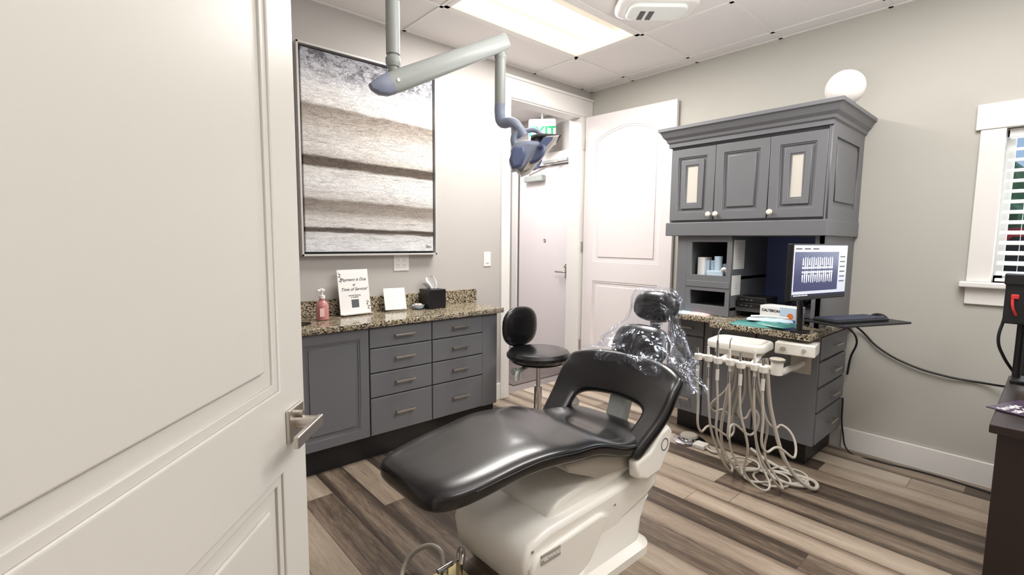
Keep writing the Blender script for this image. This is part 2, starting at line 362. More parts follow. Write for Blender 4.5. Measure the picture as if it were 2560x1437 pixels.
# ---------------------------------------------------------------- window
g=grp('window_1')
box('casing_l',(W-.02,WY1,WZ0),(W,WY1+.10,WZ1),M_white,g,.004); box('casing_r',(W-.02,WY0-.10,WZ0),(W,WY0,WZ1),M_white,g,.004)
box('head',(W-.026,WY0-.12,WZ1),(W,WY1+.12,WZ1+.135),M_white,g,.004)
box('sill',(W-.06,WY0-.13,WZ0-.03),(W+.10,WY1+.125,WZ0),M_white,g,.006); box('apron',(W-.018,WY0-.1,WZ0-.125),(W,WY1+.10,WZ0-.03),M_white,g,.004)
for y0,y1 in((WY1-.035,WY1),(WY0,WY0+.035),(-.25,-.21)): box('sash_v',(W+.09,y0,WZ0),(W+.12,y1,WZ1),M_white,g)
for z0 in(WZ0,WZ1-.035): box('sash_h',(W+.09,WY0,z0),(W+.12,WY1,z0+.035),M_white,g)
g=grp('window_blind')
box('headrail',(W+.02,WY0+.01,WZ1-.05),(W+.07,WY1-.01,WZ1-.003),M_blind,g,.003)
z=WZ0+.05
R=Matrix.Rotation(math.radians(-22),3,'Y')
box('bottom_rail',(W+.02,WY0+.01,WZ0+.005),(W+.07,WY1-.01,WZ0+.022),M_blind,g,.003)
while z<WZ1-.06:
    box('slat',(W+.02,WY0+.012,z-.002),(W+.07,WY1-.012,z+.002),M_blind,g,rot=R); z+=.055
for y in(WY1-.09,-.25,WY0+.09): rod('cord',(W+.045,y,WZ0+.02),(W+.045,y,WZ1-.03),.0012,M_blind,g)
box('ground_outside',(W+.3,-6,-.3),(14,6,-.25),M_ground)
g=grp('hedge_outside')
for i in range(9):
    bm=bmesh.new(); bmesh.ops.create_icosphere(bm,subdivisions=4,radius=.8)
    c=Vector((8.5+random.random()*1.5,-3.5+i*.62,.6+random.random()*1.1))
    for v in bm.verts: v.co=v.co*(1+.35*noise.noise(v.co*5+c))+c
    me=bpy.data.meshes.new('bush'); bm.to_mesh(me); bm.free(); link(bpy.data.objects.new('bush',me),M_leaf,g)
g=grp('car_outside')
o=meshobj('body',[(x,y,z) for x in(5.4,6.6) for (y,z) in((-2.2,.1),(-2.2,.82),(-1.5,.95),(-.9,1.46),(.3,1.48),(.85,.98),(1.3,.86),(1.35,.1))],
  [tuple(range(8)),tuple(range(15,7,-1))]+[(i,(i+1)%8,8+(i+1)%8,8+i) for i in range(8)],M_red,g,False); bevel(o,.05,3)
meshobj('side_glass',[(5.395,-1.2,1.0),(5.395,-.85,1.40),(5.395,.25,1.41),(5.395,.6,1.02)],[(0,1,2,3)],M_blackp,g)
for x in(5.38,6.5):
    for y in(-1.6,.8): rod('wheel',(x,y,.07),(x+.14,y,.07),.31,M_blackp,g)

# ---------------------------------------------------------------- ceiling light troffer
g=grp('ceiling_light')
zt=ZC
for a,b in(((FX0,FY0),(FX1,FY0+.03)),((FX0,FY1-.03),(FX1,FY1)),((FX0,FY0),(FX0+.03,FY1)),((FX1-.03,FY0),(FX1,FY1))):
    box('rim',(a[0],a[1],zt-.008),(b[0],b[1],zt+.02),M_white,g)
x0,x1,y0,y1=FX0+.03,FX1-.03,FY0+.03,FY1-.03; zb=zt+.09; ym=(y0+y1)/2
meshobj('reflector',[(x0,y0,zt),(x1,y0,zt),(x1,y1,zt),(x0,y1,zt),(x0,y0+.08,zb),(x1,y0+.08,zb),(x1,y1-.08,zb),(x0,y1-.08,zb)],[(0,1,5,4),(2,3,7,6),(1,2,6,5),(0,4,7,3),(4,5,6,7)],M_lamp2,g)
vs=[];fs=[];k=14
for i in range(k+1):
    t=math.pi*i/k
    for x in(x0+.001,x1-.001): vs.append((x,ym-.11*math.cos(t),zt+.085-.075*math.sin(t)))
for i in range(k): fs.append((2*i,2*i+1,2*i+3,2*i+2))
meshobj('diffuser',vs,fs,M_lamp,g,True)
for yy in(ym-.115,ym+.115): box('lens_rail',(x0,yy-.006,zt+.06),(x1,yy+.006,zt+.088),M_white,g)
g=grp('ceiling_track_mount')
fm_=frame((2.58,1.67,ZC),(.75,-.66,0),(.66,.75,0))
shape('housing',fm_,[rrect(-.23,-.13,.23,.13,.07)],-.065,-.007,M_white,g,bv=.02)
shape('lower_lip',fm_,[rrect(-.17,-.09,.17,.09,.05)],-.085,-.06,M_signw,g,bv=.01)
for i in range(2): fbox('vent',fm_,(-.10+i*.05,-.03,-.088),(-.07+i*.05,.07,-.0845),M_blackp,g)

# ---------------------------------------------------------------- painting
g=grp('painting_abstract')
box('canvas',(1.0,P-.04,1.26),(1.90,P-.01,2.46),M_art,g,.004)
box('gap_back',(.985,P-.012,1.245),(1.915,P-.004,2.475),M_ink,g)
for a,b in(((.975,1.235),(.987,2.485)),((1.913,1.235),(1.925,2.485)),((.975,1.235),(1.925,1.247)),((.975,2.473),(1.925,2.485))):
    box('frame_side',(a[0],P-.052,a[1]),(b[0],P-.001,b[1]),M_silver,g,.001)
tube('signature',[(1.84,P-.042,1.285),(1.845,P-.042,1.305),(1.85,P-.042,1.285),(1.857,P-.042,1.30),(1.862,P-.042,1.287),(1.868,P-.042,1.298),(1.874,P-.042,1.287),(1.885,P-.042,1.296)],.001,M_ink,g)

def outlet(n,x,z,w,sock):
    g=grp(n); box('plate',(x-w/2,P-.006,z-.058),(x+w/2,P,z+.058),M_white,g,.003)
    if sock:
        for dx in(-.024,.024):
            for dz in(-.02,.02):
                box('socket',(x+dx-.015,P-.009,z+dz-.014),(x+dx+.015,P-.005,z+dz+.014),M_paper,g,.003)
                for s in(-.005,.005): box('slot',(x+dx+s-.001,P-.0096,z+dz-.003),(x+dx+s+.001,P-.0085,z+dz+.006),M_ink,g)
    else: box('rocker',(x-.016,P-.010,z-.032),(x+.016,P-.005,z+.032),M_paper,g,.003)
outlet('wall_outlet',1.66,1.18,.118,True); outlet('light_switch',2.43,1.19,.072,False)

# ---------------------------------------------------------------- left base cabinet
g=grp('base_cabinet')
CF=2.67; CX0,CX1=XL,2.22
box('carcass',(CX0+.002,CF+.02,.147),(CX1,P-.002,.80),M_cab,g)
box('rail_top',(CX0+.002,CF+.012,.80),(CX1,P-.002,.82),M_cab,g)
box('kick',(CX0+.002,2.715,0),(CX1-.0,P-.002,.147),M_kick,g)
box('end_stile',(2.085,CF+.004,.147),(CX1,CF+.03,.82),M_cab,g,.002)
MF=frame((0,CF,0),(1,0,0),(0,0,1))
def pull(M,u,v,par,L=.135):
    for s in(-1,1): fbox('post',M,(u+s*(L/2-.012)-.005,v-.005,0),(u+s*(L/2-.012)+.005,v+.005,.028),M_nick,par)
    fbox('bar',M,(u-L/2,v-.006,.022),(u+L/2,v+.006,.032),M_nick,par,.0015)
for a,b in((.80,1.228),(.36,.795),(-.08,.355)):
    panel_face('cab_door',MF,a,.152,b,.815,[(a+.055,.21,b-.055,.757,0)],.02,M_cab,g,st=.010,ins=.026)
for a,b in((1.236,1.663),(1.670,2.082)):
    for z0,z1 in((.692,.812),(.540,.685),(.388,.533),(.152,.381)):
        fbox('drawer',MF,(a,z0,-.02),(b,z1,0),M_cab,g,.004)
        pull(MF,(a+b)/2+.01,(z0+z1)/2+.005,g)
shape('countertop',frame((0,0,.8375),(1,0,0),(0,1,0)),[rect(CX0+.002,2.645,2.26,P-.002),circ(.76,2.86,.2,32,.13)],-.0175,.0175,M_gran,g,bv=.003)
box('backsplash',(CX0+.002,P-.022,.855),(2.31,P-.001,.958),M_gran,g,.002)
vs=[];fs=[];k=32
prof=[(1.0,.855),(1.0,.80),(.85,.74),(.3,.72),(.05,.72)]
for s,z in prof:
    for i in range(k): t=2*math.pi*i/k; vs.append((.76+.2*s*math.cos(t),2.86+.13*s*math.sin(t),z-.002))
for j in range(len(prof)-1):
    for i in range(k): fs.append((j*k+i,j*k+(i+1)%k,(j+1)*k+(i+1)%k,(j+1)*k+i))
meshobj('sink_basin',vs,fs,M_nick,g,True)

CT=.856
g=grp('payment_sign')
tl=math.radians(8); MS=frame((1.285,2.965,CT+.003),(math.cos(.12),math.sin(.12),0),(-math.sin(.12)*math.sin(tl),math.sin(tl)*math.cos(.12),math.cos(tl)))
fbox('board',MS,(-.108,0,-.004),(.108,.29,0),M_paper,g,.001)
text('line1',MS@Matrix.Translation((0,.225,.001)),'Payment is Due',.028,M_ink,g,.4,sp=1)
text('line2',MS@Matrix.Translation((0,.193,.001)),'at',.024,M_ink,g,.4)
text('line3',MS@Matrix.Translation((0,.163,.001)),'Time of Service!',.028,M_ink,g,.4)
text('line4',MS@Matrix.Translation((0,.118,.001)),'Internal Financing\nis Available',.012,M_gink,g,.0)
fbox('code_patch',MS,(-.026,.045,0),(.026,.097,.0006),M_gink,g)
for (u,v,sx,sy) in((-.10,.275,1,-1),(.10,.02,-1,1)):
    A=MS@Vector((u,v,.0012)); B=MS@Vector((u+sx*.012,v+sy*.03,.0012)); C=MS@Vector((u+sx*.016,v+sy*.07,.0012))
    tube('stem',[A,B,C],.0008,M_gink,g)
    for t,dx in((.2,.010),(.4,-.008),(.6,.010),(.8,-.008)):
        c=(u+sx*.015*t+dx*.6*sx,v+sy*.07*t); shape('leafy',MS,[circ(c[0],c[1],.007,10,.003)],.0005,.0012,M_gink,g)
fbox('base_foot',MS,(-.108,0,0),(.108,.006,.03),M_frost,g)
g=grp('card_holder'); tl=math.radians(18); MC=frame((1.56,2.95,CT+.012),(math.cos(-.15),math.sin(-.15),0),(-math.sin(-.15)*math.sin(tl),math.sin(tl)*math.cos(.15),math.cos(tl)))
fbox('card',MC,(-.075,0,-.006),(.075,.15,0),M_paper,g,.001)
box('lip',(1.50,2.925,CT),(1.62,2.97,CT+.004),M_nick,g)
for x in(1.52,1.60): tube('wire',[(x,3.0,CT+.003),(x,2.925,CT+.003),(x,2.92,CT+.022)],.002,M_nick,g,bez=False)
g=grp('pebble_bowl'); lathe('bowl',[(.02,0),(.035,.008),(.045,.028),(.041,.028),(.03,.01),(0.001,.008)],M_lblue,g,None,28,axis_pt=(1.735,2.96,CT))
for i in range(9):
    t=i*2.4; r=.018 if i else 0
    lathe('pebble',[(.001,-.008),(.009,-.005),(.012,0),(.009,.006),(.001,.009)],M_skinpink if i%2 else M_tool,g,None,12,axis_pt=(1.735+r*math.cos(t),2.96+r*math.sin(t),CT+.03))
g=grp('tissue_box'); a=(1.785,2.895,CT); b=(1.925,3.03,CT+.135)
box('cover',a,b,M_leather,g,.004)
box('slot_top',(1.82,2.94,CT+.1352),(1.89,2.98,CT+.137),M_ink,g)
vs=[];fs=[];k=8
for j in range(7):
    for i in range(k):
        s=i/(k-1)-.5; z=j/6
        vs.append((1.855+s*(.05+.07*math.sin(z*2.2))-.02*z,2.96+.018*math.sin(s*11+z*3)*(1+z)+.01*z,CT+.13+z*.11*(1-.9*abs(s-.1)*z)))
for j in range(6):
    for i in range(k-1): fs.append((j*k+i,j*k+i+1,(j+1)*k+i+1,(j+1)*k+i))
subs(meshobj('tissue',vs,fs,M_paper,g,True),1)
g=grp('soap_dispenser'); q=(1.045,2.90,CT)
lathe('bottle',[(.03,0),(.036,.006),(.036,.085),(.030,.105),(.016,.118),(.016,.13)],M_pinks,g,None,28,axis_pt=q)
lathe('pump_head',[(.018,.13),(.018,.148),(.007,.15),(.007,.172),(.016,.174),(.016,.186),(.004,.19)],M_white,g,None,24,axis_pt=q)
tube('nozzle',[(q[0],q[1],CT+.18),(q[0]-.035,q[1]-.02,CT+.178)],.006,M_white,g,bez=False)
shape('label',frame((q[0]-.01,q[1]-.037,CT+.05),(1,.2,0),(0,0,1)),[rect(-.02,-.025,.02,.025)],-.001,.001,M_skinpink,g)

# ---------------------------------------------------------------- hutch
g=grp('hutch_cabinet')
HF=3.07; HY0,HY1=.87,1.83
MHf=frame((HF,0,0),(0,-1,0),(0,0,1))
box('upper_box',(HF+.02,HY0,1.47),(W-.002,HY1,2.0),M_cab,g)
for a,b,gl in((1.822,1.512,True),(1.508,1.182,False),(1.178,.882,True)):
    u0,u1=-a,-b
    panel_face('upper_door',MHf,u0,1.49,u1,1.965,[(u0+.055,1.545,u1-.055,1.91,0)],.02,M_cab,g,st=.012,ins=.022,glass=[0] if gl else None)
for u in(-1.535,-1.487,-1.158): 
    lathe('knob',[(.006,0),(.006,.012),(.015,.016),(.017,.024),(.010,.03)],M_tool,g,MHf@Matrix.Translation((u,1.525,0)),20)
    lathe('knob_ring',[(.0155,.018),(.0178,.021),(.0155,.0235)],M_brass,g,MHf@Matrix.Translation((u,1.525,0)),20)
box('upper_stile_r',(HF-.0,HY0,1.47),(HF+.02,.880,2.0),M_cab,g)
MSd=frame((0,HY0,0),(1,0,0),(0,0,1))
shape('side_frame',MSd,[rect(HF,1.47,W-.004,2.0),rect(HF+.08,1.55,W-.10,1.93)],-.001,.010,M_cab,g,bv=.003)
shape('side_raised',MSd,[rect(HF+.11,1.58,W-.13,1.90)],-.001,.009,M_cab,g,bv=.004)
box('valance',(HF-.012,HY0-.014,1.385),(W-.002,HY1+.012,1.475),M_cab,g,.004)
prof=[(.010,1.985),(.010,2.01),(.020,2.018),(.024,2.035),(.040,2.052),(.052,2.078),(.056,2.085),(.066,2.09),(.066,2.110),(0,2.113)]
vs=[];fs=[]
for o_,z in prof: vs+=[(W-.002,HY1+o_,z),(HF-o_,HY1+o_,z),(HF-o_,HY0-o_,z),(W-.002,HY0-o_,z)]
for j in range(len(prof)-1):
    for i in range(3): fs.append((j*4+i,j*4+i+1,(j+1)*4+i+1,(j+1)*4+i))
n_=len(vs); fs.append((n_-4,n_-3,n_-2,n_-1))
meshobj('crown',vs,fs,M_cab,g)
box('mid_back',(W-.03,HY0+.02,.86),(W-.002,HY1-.02,1.39),M_niche,g)
box('mid_side_r',(HF+.03,HY0+.004,.862),(W-.002,HY0+.028,1.39),M_cab,g)
box('mid_front_stile_r',(HF+.03,HY0+.004,.862),(HF+.05,HY0+.05,1.39),M_cab,g)
box('mid_side_l',(HF+.03,HY1-.10,.862),(W-.002,HY1-.07,1.39),M_cab,g)
c0,c1=1.385,1.69; cx=HF+.02
shape('cubby_face',frame((cx,0,0),(0,-1,0),(0,0,1)),[rect(-c1,.862,-c0,1.385),rect(-c1+.035,1.125,-c0-.03,1.345),rect(-c1+.035,.925,-c0-.03,1.02)],-.018,0,M_cab,g,bv=.002)
box('cubby_side_r',(cx+.018,c0,.862),(W-.03,c0+.018,1.385),M_cab,g); box('cubby_side_l',(cx+.018,c1-.018,.862),(W-.03,c1,1.385),M_cab,g)
box('cubby_shelf',(cx+.018,c0,1.10),(W-.03,c1,1.12),M_cab,g); box('cubby_shelf2',(cx+.018,c0,.9),(W-.03,c1,.92),M_cab,g)
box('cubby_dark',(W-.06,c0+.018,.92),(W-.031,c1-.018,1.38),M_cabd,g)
box('cubby_drawerline',(cx-.004,c0+.004,1.045),(cx+.01,c1-.004,1.085),M_cab,g,.002)
box('left_pilaster',(cx,c1,.862),(cx+.03,HY1-.07,1.385),M_cab,g)
box('niche_shelf',(HF+.12,HY0+.03,.90),(W-.03,c0,.925),M_cab,g)
BF=3.12
box('base_box',(BF+.02,HY0+.015,.15),(W-.002,HY1-.02,.82),M_cab,g)
box('base_kick',(BF+.10,HY0+.06,0),(W-.002,HY1-.05,.15),M_kick,g)
MB=frame((BF,0,0),(0,-1,0),(0,0,1))
for z0,z1 in((.70,.81),(.54,.69),(.36,.53),(.155,.35)):
    fbox('drawer_l',MB,(-1.80,z0,-.02),(-1.56,z1,0),M_cab,g,.003); pull(MB,-1.68,(z0+z1)/2,g,.10)
panel_face('base_door_l',MB,-1.55,.155,-1.22,.81,[(-1.50,.21,-1.27,.76,0)],.02,M_cab,g,st=.010,ins=.022)
fbox('base_panel_r',MB,(-1.21,.155,-.02),(-HY0,.815,0),M_cab,g,.003)
MR=frame((0,HY0,0),(1,0,0),(0,0,1))
for z0,z1 in((.665,.80),(.505,.65),(.355,.49),(.158,.34)):
    fbox('drawer_r',MR,(BF+.03,z0,-.02),(W-.03,z1,.004),M_cab,g,.003); pull(MR,(BF+W)/2+.02,(z0+z1)/2,g,.13)
shape('counter',frame((0,0,.8425),(1,0,0),(0,1,0)),[[(2.84,.835),(W-.002,.835),(W-.002,HY1),(2.99,HY1),(2.99,1.43),(2.95,1.385),(2.84,1.385)]],-.0175,.0175,M_gran,g,bv=.003)

HC=.861
g=grp('ceramic_globe'); gx,gy,gz,gr=3.27,.875,2.113,.098
bm=bmesh.new(); bmesh.ops.create_uvsphere(bm,u_segments=48,v_segments=32,radius=gr)
for v in bm.verts: v.co*=1+.01*noise.noise(v.co*70); v.co+=Vector((gx,gy,gz+gr+.004))
me=bpy.data.meshes.new('globe');bm.to_mesh(me);bm.free(); smooth(link(bpy.data.objects.new('globe_ball',me),M_globe,g))
lathe('globe_foot',[(.045,0),(.04,.010),(.02,.012)],M_globe,g,None,24,axis_pt=(gx,gy,gz))

g=grp('cubby_supplies')
for i,(y,x,h,m_) in enumerate([(1.62,3.15,.12,M_paper),(1.60,3.17,.10,M_lblue)]): box('booklet',(x,y-.03,1.121),(x+.1,y+.02,1.121+h),m_,g,.002)
for y,x,h in((1.50,3.16,.13),(1.545,3.2,.10),(1.47,3.2,.08)):
    lathe('cup',[(.022,0),(.026,h),(.022,h),(.02,.01)],M_lblue,g,None,20,axis_pt=(x,y,1.121))
box('tray_clear',(3.12,1.45,1.121),(3.2,1.56,1.155),M_lblue,g,.004)
tube('goggle',[(3.13,1.46,1.15),(3.12,1.44,1.17),(3.14,1.425,1.14),(3.16,1.43,1.125)],.012,M_paper,g)
g=grp('taped_note'); Mt=frame((0,c0-.001,0),(1,0,0),(0,0,1))
fbox('sheet',Mt,(3.12,1.17,0),(3.28,1.36,.0015),M_paper,g); text('note_text',Mt@Matrix.Translation((3.20,1.27,.002)),'\n'.join(['-- ----- --','---- --- ---','--- ---- --','----- -- ---','-- --- ----']),.016,M_gink,g,0,.0002)
g=grp('taped_note.001'); fbox('sheet',Mt,(3.11,1.0,0),(3.24,1.13,.0015),M_paper,g); text('note_text',Mt@Matrix.Translation((3.18,1.06,.002)),'--- -- --\n-- --- --\n---- ---',.015,M_gink,g,0,.0002)
NS=.926
g=grp('mini_computer'); 
for k_ in range(2): 
    box('unit',(3.17,1.19,NS+k_*.037),(3.36,1.37,NS+k_*.037+.034),M_blackp,g,.004); 
    for j in range(3): box('port',(3.168,1.33-j*.03,NS+k_*.037+.012),(3.1705,1.345-j*.03,NS+k_*.037+.018),M_chrome,g)
g=grp('glove_box'); Mg=frame((3.11,1.20,HC),(-.1,-1,0),(0,0,1))
fbox('carton',Mg,(0,0,-.12),(.21,.10,0),M_paper,g,.002); fbox('blue_band',Mg,(0,.0,.0),(.21,.03,.001),M_box,g); fbox('blue_side',Mg,(.12,.03,.0),(.21,.10,.001),M_lblue,g)
text('brand',Mg@Matrix.Translation((.065,.072,.001)),'CALTERON',.021,M_ink,g,bold=.0006); text('kind',Mg@Matrix.Translation((.07,.015,.0015)),'NITRILE',.02,M_paper,g)
shape('dot',Mg,[circ(.18,.05,.018,20)],0,.0016,M_orange,g)
tube('cable_coil',[(3.4,1.15,.94),(3.36,1.08,.99),(3.42,1.02,.95),(3.38,.98,.98),(3.45,1.05,.96)],.012,M_blackp,grp('cable_bundle'))
g=grp('instrument_packs')
def pillow(n,c,sx,sy,h,rot,m_,par):
    vs=[];fs=[];k=14
    R2=Matrix.Rotation(rot,3,'Z')
    for s in(1,-1):
        for j in range(k+1):
            for i in range(k+1):
                u=i/k*2-1;v=j/k*2-1; z=h*(max(0,(1-u**4)*(1-v**4)))**.5*(1+.35*noise.noise(Vector((u*3,v*3,c[0]*9))))
                p=R2@Vector((u*sx,v*sy,0)); vs.append((c[0]+p.x,c[1]+p.y,c[2]+(z if s>0 else 0)))
    off=(k+1)**2
    for o_ in(0,off):
        for j in range(k):
            for i in range(k): a=o_+j*(k+1)+i; fs.append((a,a+1,a+k+2,a+k+1))
    return meshobj(n,vs,fs,m_,par,True)
pillow('pack_a',(2.94,1.14,HC),.085,.14,.02,.15,M_teal,g); pillow('pack_b',(2.95,1.05,HC+.014),.08,.10,.018,-.25,M_teal,g); pillow('pack_c',(2.97,1.09,HC+.032),.05,.12,.014,.35,M_lblue,g)
tube('tool_a',[(2.93,1.18,HC+.05),(2.96,1.10,HC+.055),(3.0,1.0,HC+.05)],.007,M_tool,g)
g=grp('face_mask'); pillow('mask',(3.06,1.58,HC),.04,.08,.012,.1,M_skinpink,g); pillow('mask_b',(3.05,1.66,HC),.05,.06,.012,.5,M_lblue,g)

g=grp('computer_monitor')
a=Vector((2.54,.845,0)); b=Vector((3.0,.735,0)); u=(b-a); wm=u.length; mh=.278
MM=frame((a.x,a.y,1.062),u,(0,0,1))
fbox('bezel',MM,(0,0,-.028),(wm,mh,0),M_blackp,g,.004)
fbox('screen',MM,(.008,.018,0),(wm-.008,mh-.008,.0012),M_screen,g)
fbox('screen_xray',MM,(.016,.045,.001),(wm*.82,mh-.04,.002),M_scrblue,g); fbox('taskbar',MM,(.008,.018,.001),(wm-.008,.030,.002),M_scrbar,g)
for i in range(10): fbox('task_icon',MM,(.02+i*.012,.021,.002),(.027+i*.012,.027,.0024),M_scrtooth,g)
for r_,(vv,hh,nn) in enumerate(((.190,.044,15),(.160,.012,15),(.138,.012,15),(.108,.044,15))):
    for i in range(nn):
        t=(i+.5)/nn; uu=.075+t*(wm*.56); s=1 if i%3 else .8; wv_=.0052 if r_ in(0,3) else .0066
        hh2=hh*s; top=vv+hh2/2; yy=vv-hh2/2
        shape('tooth',MM,[[(uu-wv_,yy),(uu+wv_,yy),(uu+wv_*(.5 if r_==0 else 1),top),(uu-wv_*(.5 if r_==0 else 1),top)] if r_!=3 else [(uu-wv_*.5,yy),(uu+wv_*.5,yy),(uu+wv_,top),(uu-wv_,top)]],.002,.0026,M_scrtooth,g)
for i in range(6): fbox('menu',MM,(wm*.85,.21-i*.025,.002),(wm*.85+.045,.215-i*.025,.0025),M_gink,g)
for i in range(3): fbox('menu2',MM,(.02+i*.07,mh-.028,.0012),(.07+i*.07,mh-.022,.002),M_gink,g)
mc=MM@Vector((wm/2-.05,.12,-.03))
tube('monitor_arm',[tuple(mc),(mc.x+.05,mc.y+.05,1.10),(2.86,.90,1.0),(2.875,.90,.864)],.015,M_blackp,g)
box('arm_base',(2.845,.86,HC),(2.92,.94,HC+.012),M_blackp,g,.003)
g=grp('keyboard_tray'); kn=Vector((2.865,.70,.925)); kd=Vector((.43,-.19,0)); 
MK=frame(kn,kd,(.19,.43,0))
fbox('shelf',MK,(0,0,-.012),(.50,.23,0),M_blackp,g,.004)
tube('support',[tuple(MK@Vector((.22,.2,-.015))),(3.2,.87,.89),(3.26,.9,.868)],.014,M_blackp,g)
g=grp('computer_keyboard')
fbox('kb_body',MK,(.02,.05,.001),(.40,.19,.016),M_blackp,g,.003)
for r_ in range(5):
    for c_ in range(15):
        fbox('key',MK,(.027+c_*.0245,.06+r_*.025,.016),(.027+c_*.0245+.021,.06+r_*.025+.021,.021),M_cabd,g)
g=grp('computer_mouse'); 
bm=bmesh.new(); bmesh.ops.create_uvsphere(bm,u_segments=20,v_segments=12,radius=1)
for v in bm.verts: v.co=MK@Vector((.45+v.co.x*.028,.14+v.co.y*.048,.001+max(0,v.co.z)*.028))
me=bpy.data.meshes.new('m');bm.to_mesh(me);bm.free(); smooth(link(bpy.data.objects.new('mouse_body',me),M_blackp,g))
g=grp('power_cord')
tube('wall_cord',[(3.6,.84,.84),(3.66,.80,.80),(3.67,.70,.70),(3.67,.55,.625),(3.67,.38,.59),(3.67,.22,.585),(3.6,.10,.60)],.006,M_blackp,g)
tube('side_cord',[(3.5,.85,.85),(3.60,.80,.74),(3.62,.83,.62),(3.66,.85,.5)],.006,M_blackp,g)
tube('floor_cord',[(3.62,.855,.35),(3.64,.845,.12),(3.62,.80,.01),(3.60,.65,.006),(3.63,.45,.006),(3.62,.25,.006),(3.58,.0,.006),(3.60,-.4,.006)],.005,M_blackp,g)

# ---------------------------------------------------------------- delivery unit
g=grp('dental_delivery_unit')
BZ=.72
Mu=Matrix.Translation((2.66,1.12,.79))@Matrix.Rotation(.1,4,'Z')
shape('tray',Mu,[rrect(-.11,-.15,.11,.15,.05)],-.022,.022,M_cream,g,bv=.012)
shape('tray_dish',Mu,[rrect(-.085,-.125,.085,.125,.04),rrect(-.07,-.11,.07,.11,.035)],.018,.027,M_tool,g,bv=.002)
shape('tray_under',Mu,[rrect(-.08,-.115,.08,.115,.04)],-.055,-.022,M_tool,g,bv=.008)
rod('holder_bar',(2.50,1.27,BZ),(2.53,.88,BZ),.015,M_tool,g)
for yy in(1.0,1.15): tube('bar_arm',[(2.515,yy,BZ),(2.57,yy,BZ+.01),(2.62,yy,BZ+.03)],.014,M_tool,g)
rod('bar_end',(2.53,.88,BZ-.025),(2.53,.88,BZ+.04),.028,M_tool,g); lathe('cup_end',[(.032,0),(.036,.012),(.03,.016)],M_creamd,g,None,24,axis_pt=(2.53,.88,BZ+.04))
tools=[(1.26,.0),(1.205,.02),(1.15,.09),(1.09,.03),(1.03,.02),(.965,.05),(.92,.0)]
for i,(y,h) in enumerate(tools):
    x=2.485+.01*(i%2)
    lathe('holder_ring',[(.018,-.016),(.021,-.012),(.021,.016),(.016,.02)],M_tool,g,None,20,axis_pt=(x-.01,y,BZ))
    rod('handpiece',(x-.01,y,BZ-.045),(x-.015,y+.004,BZ+.055+h*.6),.008,M_tool if i%2 else M_chrome,g,r2=.006)
    rod('handpiece_tail',(x-.01,y,BZ-.105),(x-.01,y,BZ-.045),.009,M_chrome if i%2 else M_tool,g)
    if i in(2,3): tube('tool_tip',[(x-.015,y+.004,BZ+.055+h*.6),(x-.015,y+.002,BZ+.10+h*.6),(x-.03,y-.015,BZ+.12+h*.6)],.003,M_chrome,g)
    rr=random.Random(i*7+3)
    px,py=x-.01,y
    lo=.02+.02*rr.random() if i%3 else .22+.1*rr.random()
    pts=[(px,py,BZ-.105),(px+.0,py-.01,.48),(px+.03,py-.02+rr.uniform(-.03,.03),.30),(px+.10+rr.uniform(0,.08),py-.03+rr.uniform(-.05,.05),lo+.06),(px+.20+rr.uniform(0,.1),py-.04+rr.uniform(-.06,.02),lo),(px+.28,py+.0+rr.uniform(-.03,.06),lo+.12),(px+.26,py+.02,.35),(px+.19,1.08+(py-1.08)*.5,.55),(px+.16,1.08+(py-1.08)*.4,.735)]
    tube('hose_%d'%i,pts,.0064,M_hose,g,res=12)
for i in range(4):
    rr=random.Random(i+50); cx_,cy_=2.84+rr.uniform(-.08,.10),1.03+rr.uniform(-.12,.15); r0=.075+rr.uniform(0,.04)
    tube('hose_coil_%d'%i,[(cx_+r0*math.cos(t*.785),cy_+r0*.9*math.sin(t*.785),.010+.009*i*.7+.004*math.sin(t*3)) for t in range(8)],.0066,M_hose,g,cyc=True,res=10)
tube('hose_low_a',[(2.62,1.12,.735),(2.66,1.18,.45),(2.72,1.22,.2),(2.80,1.2,.03),(2.9,1.08,.012),(2.98,.93,.012),(2.93,.82,.012),(2.84,.88,.02),(2.88,1.0,.02)],.0085,M_hose,g,res=12)
tube('hose_low_b',[(2.66,.98,.735),(2.72,.95,.4),(2.78,.86,.12),(2.88,.78,.02),(2.97,.80,.02),(2.98,.90,.02),(3.03,1.05,.02),(3.1,1.2,.04)],.0105,M_hose,g,res=12)
Mb=frame((2.80,.93,.775),(.15,-1,0),(0,0,1))
fbox('control_box',Mb,(-.06,-.032,-.16),(.13,.032,0),M_cream,g,.006)
lathe('knob_a',[(.014,0),(.012,.014)],M_creamd,g,Mb@Matrix.Translation((-.02,0,0)),20); lathe('knob_b',[(.01,0),(.009,.012)],M_arm,g,Mb@Matrix.Translation((.08,.005,0)),20)
tube('bracket_arm',[(2.66,1.05,.735),(2.72,.98,.66),(2.95,.95,.64),(3.118,.95,.64)],.018,M_tool,g)
fbox('bracket_plate',MB,(-1.01,.58,.001),(-.90,.70,.006),M_nick,g,.002)
for u_ in(-1.0,-.91):
    for v_ in(.59,.69): lathe('screw',[(.005,0),(.004,.004)],M_arm,g,MB@Matrix.Translation((u_,v_,.006)),10)
g=grp('foot_pedal'); lathe('pedal_disc',[(.105,0),(.105,.012),(.09,.02),(.06,.026),(.055,.04),(.03,.045)],M_chrome,g,None,36,axis_pt=(2.99,1.56,.0))
lathe('pedal_top',[(.058,.04),(.05,.052),(.02,.055)],M_creamd,g,None,30,axis_pt=(2.99,1.56,0))
box('pedal_tail',(2.92,1.42,0),(3.0,1.50,.03),M_tool,g,.008); tube('pedal_hose',[(2.95,1.42,.015),(2.93,1.36,.012),(2.96,1.32,.012)],.008,M_hose,g)

